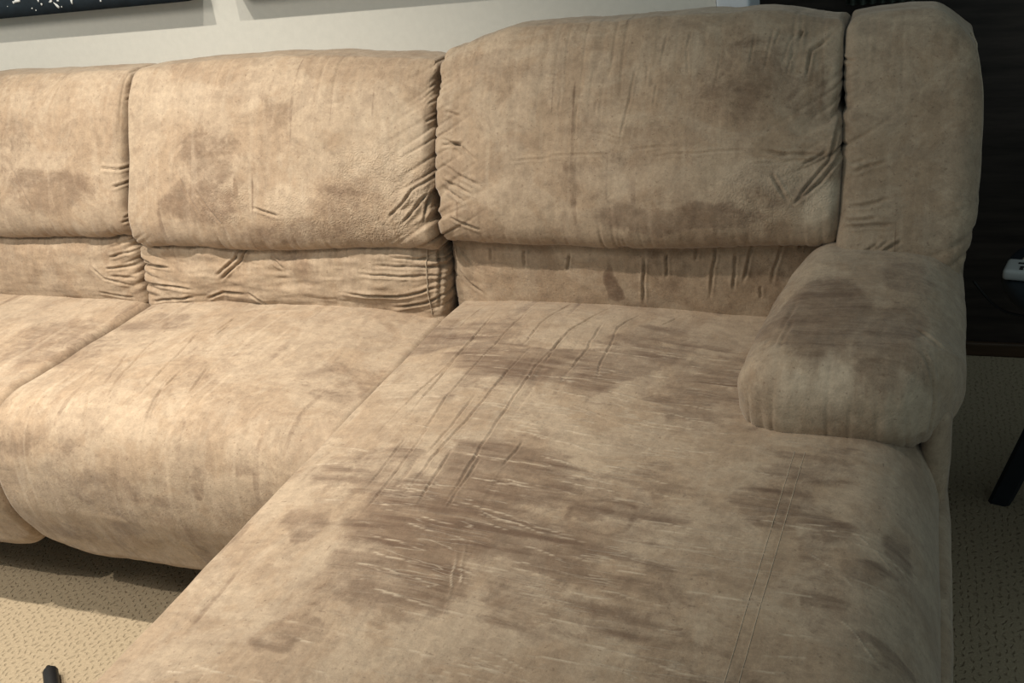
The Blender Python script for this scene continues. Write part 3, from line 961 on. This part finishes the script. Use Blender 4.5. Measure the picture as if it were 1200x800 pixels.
panel('seat_base', (-2 * W + 0.01, -0.24, 0.02), (-0.01, 0.20, 0.12), ((0.01, 0.01), (0.01, 0.01), (0.01, 0.01)), (0.02, 0.02, 0.02), 93, mat=LINING)
panel('chaise_base', (0.02, -1.16, 0.012), (0.855, 0.20, 0.14), ((0.01, 0.01), (0.01, 0.01), (0.01, 0.01)), (0.02, 0.02, 0.02), 94, mat=LINING)

# ------------------------------------------------------------------ pictures on the wall
def canvas(xa, xb, label, spots, z0=1.030, h=0.60):
    t = empty('canvas_picture', ((xa + xb) / 2, WY, z0))
    tag(t, label, 'picture', 'canvases on the wall above the sofa')
    V, F = box((xa, WY - 0.055, z0), (xb, WY - 0.001, z0 + h), 0.003, 0.03)
    to_obj('canvas', V, F, NAVY, t)
    for (x, z, a, b, an) in spots:
        n = 16
        P = []
        for k in range(n):
            th = 2 * math.pi * k / n
            q = 1 + 0.18 * math.sin(3 * th + x * 50) + 0.1 * math.sin(5 * th)
            dx, dz = a * q * math.cos(th), b * q * math.sin(th)
            P.append((x + dx * math.cos(an) - dz * math.sin(an), z + dx * math.sin(an) + dz * math.cos(an)))
        V = np.array([(px, WY - 0.0552, pz) for px, pz in P] + [(px, WY - 0.0562, pz) for px, pz in P] + [(x, WY - 0.0562, z)])
        F = [(k, (k + 1) % n, n + (k + 1) % n, n + k) for k in range(n)] + [(2 * n, n + k, n + (k + 1) % n, n + (k + 2) % n) for k in range(0, n, 2)]
        to_obj('paint_splash', V, np.array(F), PAINT, t)
    return t
r = random.Random(21)
sp = [(-1.186, 1.0677, 0.01, 0.004, 0.1), (-1.198, 1.0647, 0.0022, 0.0028, 0.4), (-1.122, 1.063, 0.0022, 0.0026, 0), (-1.115, 1.0547, 0.0024, 0.0026, 0), (-1.071, 1.0486, 0.0028, 0.0085, 0.75), (-1.024, 1.0557, 0.0028, 0.007, -0.2), (-1.085, 1.0592, 0.0038, 0.0026, 0.3), (-1.064, 1.0596, 0.003, 0.0026, 0), (-0.941, 1.0499, 0.002, 0.0026, 0), (-1.147, 1.0479, 0.0018, 0.0014, 0), (-1.137, 1.0427, 0.0016, 0.0012, 0), (-1.058, 1.0448, 0.0012, 0.0016, 0), (-1.09, 1.0581, 0.0012, 0.0012, 0), (-1.22, 1.0575, 0.001, 0.001, 0)]
for k in range(60):
    s_ = r.uniform(0.002, 0.012)
    sp.append((r.uniform(-1.75, -0.72), r.uniform(1.09, 1.62), s_, s_ * r.uniform(0.4, 1.2), r.uniform(0, 3)))
canvas(-1.80, -0.70, 'dark navy canvas with white paint splashes hanging above the sofa', sp)
sp2 = []
for k in range(50):
    s_ = r.uniform(0.002, 0.012)
    sp2.append((r.uniform(-0.57, 0.22), r.uniform(1.07, 1.62), s_, s_ * r.uniform(0.4, 1.2), r.uniform(0, 3)))
canvas(-0.605, 0.26, 'dark splashed canvas hanging beside the navy one, nearer the white trim', sp2, z0=1.034)

# ------------------------------------------------------------------ curtain hem by the dark wall
xs = np.linspace(0.66, 0.80, 71)
zs_ = np.linspace(0.853, 2.2, 12)
yy = 0.86 + 0.010 * np.sin(xs * 2 * math.pi / 0.020) + 0.003 * np.sin(xs * 97)
Vf = np.array([(x, y, z) for z in zs_ for x, y in zip(xs, yy)] + [(x, y + 0.003, z) for z in zs_ for x, y in zip(xs, yy)])
nx, nz_ = len(xs), len(zs_)
ii = np.arange(nx * nz_).reshape(nz_, nx)
def gq(a, f):
    q = np.stack([a[:-1, :-1], a[:-1, 1:], a[1:, 1:], a[1:, :-1]], -1).reshape(-1, 4)
    return q[:, ::-1] if f else q
jj = ii + nx * nz_
rim = []
for A, B in ((ii[0], jj[0]), (jj[-1], ii[-1])):
    rim.append(np.stack([B[:-1], B[1:], A[1:], A[:-1]], -1))
for A, B in ((jj[:, 0], ii[:, 0]), (ii[:, -1], jj[:, -1])):
    rim.append(np.stack([B[:-1], B[1:], A[1:], A[:-1]], -1))
cu = to_obj('curtain', Vf, np.concatenate([gq(ii, False), gq(jj, True)] + rim), CURTAIN)
tag(cu, 'grey-green pleated cloth hanging on the dark wood wall behind the sofa', 'curtain')

# ------------------------------------------------------------------ side table with splayed legs
TC, TR, TZ = (1.235, 0.20), 0.275, 0.492
tb = empty('side_table', (TC[0], TC[1], 0))
tag(tb, 'round black side table with splayed tapered legs beside the armrest', 'table')
prof = [(0, TZ - 0.028), (TR - 0.02, TZ - 0.028), (TR - 0.004, TZ - 0.022), (TR, TZ - 0.012), (TR - 0.004, TZ - 0.003), (TR - 0.012, TZ), (0, TZ)]
n = 64
V, F = [], []
for (rr, zz) in prof:
    for k in range(n):
        a = 2 * math.pi * k / n
        V.append((TC[0] + max(rr, 0.0005) * math.cos(a), TC[1] + max(rr, 0.0005) * math.sin(a), zz))
for i in range(len(prof) - 1):
    for k in range(n):
        j = (k + 1) % n
        F.append((i * n + k, i * n + j, (i + 1) * n + j, (i + 1) * n + k))
to_obj('table_top', V, F, BLACK, tb)
for k in range(4):
    a = math.radians(165 + 90 * k)
    d = np.array([math.cos(a), math.sin(a), 0])
    s = np.array([-math.sin(a), math.cos(a), 0])
    c = np.array([TC[0], TC[1], 0.0])
    V, F = [], []
    for (rad, z, w, th) in ((0.246, 0.0, 0.024, 0.019), (0.240, 0.018, 0.025, 0.020), (0.115, 0.44, 0.030, 0.024), (0.11, TZ - 0.027, 0.030, 0.024)):
        for (p, q) in ((-1, -.7), (-.7, -1), (.7, -1), (1, -.7), (1, .7), (.7, 1), (-.7, 1), (-1, .7)):
            V.append(c + d * (rad + p * th) + s * q * w + np.array([0, 0, z]))
    for i in range(3):
        for j in range(8):
            F.append((i * 8 + j, i * 8 + (j + 1) % 8, (i + 1) * 8 + (j + 1) % 8, (i + 1) * 8 + j))
    for e, rev in ((0, True), (24, False)):
        for q in ((0, 1, 2, 3), (0, 3, 4, 7), (4, 5, 6, 7)):
            q = tuple(e + j for j in q)
            F.append(q[::-1] if rev else q)
    to_obj('leg', V, F, BLACK, tb, smooth=False)

# remote control on the table
def rot2(P, c, a):
    P = np.array(P, float)
    Q = P.copy()
    Q[:, 0] = c[0] + P[:, 0] * math.cos(a) - P[:, 1] * math.sin(a)
    Q[:, 1] = c[1] + P[:, 0] * math.sin(a) + P[:, 1] * math.cos(a)
    return Q
rc, ra = (1.035, 0.185), math.radians(-12)
rm = empty('remote_control', (rc[0], rc[1], TZ))
tag(rm, 'pale grey remote control with black buttons lying on the side table', 'remote')
def rpart(name, lo, hi, bev, mat, cell=0.004):
    V, F = rbox(lo, hi, ((bev, bev),) * 3, (cell,) * 3)
    return to_obj(name, rot2(V, rc, ra), F, mat, rm if name == 'body' else rbody)
rbody = rpart('body', (-0.072, -0.030, TZ + 0.0005), (0.085, 0.030, TZ + 0.019), 0.006, PLASTIC)
rpart('button', (-0.053, 0.004, TZ + 0.0185), (-0.030, 0.010, TZ + 0.0205), 0.0009, RUBBER, 0.002)
for bx_, by_ in ((-0.045, -0.010), (-0.036, -0.010), (-0.045, -0.019), (-0.036, -0.019), (-0.018, -0.012), (-0.004, -0.012), (0.010, -0.012), (0.03, 0.0), (0.05, 0.0)):
    rpart('button', (bx_ - 0.003, by_ - 0.003, TZ + 0.0185), (bx_ + 0.003, by_ + 0.003, TZ + 0.0205), 0.0009, RUBBER, 0.002)

# small metal clip behind the remote
cp = empty('metal_clip', (1.008, 0.262, TZ))
tag(cp, 'small bent shiny metal clip lying behind the remote control', 'clip')
V, F = tube(spline([(0.998, 0.262, TZ + 0.0035), (1.006, 0.262, TZ + 0.010), (1.014, 0.264, TZ + 0.017), (1.020, 0.264, TZ + 0.012), (1.018, 0.262, TZ + 0.0036)]), 0.0032, 8)
to_obj('bent_arm', V, F, STEEL, cp)
V, F = tube([(0.990, 0.255, TZ + 0.0032), (1.003, 0.262, TZ + 0.0032), (1.012, 0.268, TZ + 0.0032)], [0.0012, 0.003, 0.0022], 8)
to_obj('tip', V, F, STEEL, cp)

# cable drooping from the sofa towards the table
V, F = tube(spline([(0.925, 0.33, 0.425), (0.945, 0.31, 0.405), (0.965, 0.30, 0.388), (0.995, 0.30, 0.374), (1.05, 0.30, 0.372), (1.16, 0.29, 0.40), (1.20, 0.27, 0.455)]), 0.0026, 8)
cb = to_obj('power_cable', V, F, RUBBER)
tag(cb, 'thin black cable drooping between the sofa side and the table', 'cable')

# small black plug on the carpet
pg = empty('black_plug', (-0.575, -0.60, 0))
tag(pg, 'small black plug lying on the beige carpet by the chaise', 'plug')
V, F = tube(spline([(-0.590, -0.585, 0.0145), (-0.583, -0.5915, 0.0145), (-0.566, -0.6075, 0.0145), (-0.530, -0.641, 0.013), (-0.515, -0.655, 0.012)], 6), [0.005, 0.009, 0.0115, 0.013] + [0.0135] * 15 + [0.012] * 5 + [0.004], 12)
to_obj('plug_body', V, F, RUBBER, pg)
V, F = tube([(-0.588, -0.590, 0.014), (-0.5975, -0.5815, 0.014), (-0.601, -0.578, 0.014)], [0.0065, 0.006, 0.0045], 10)
to_obj('plug_tip', V, F, RUBBER, pg)
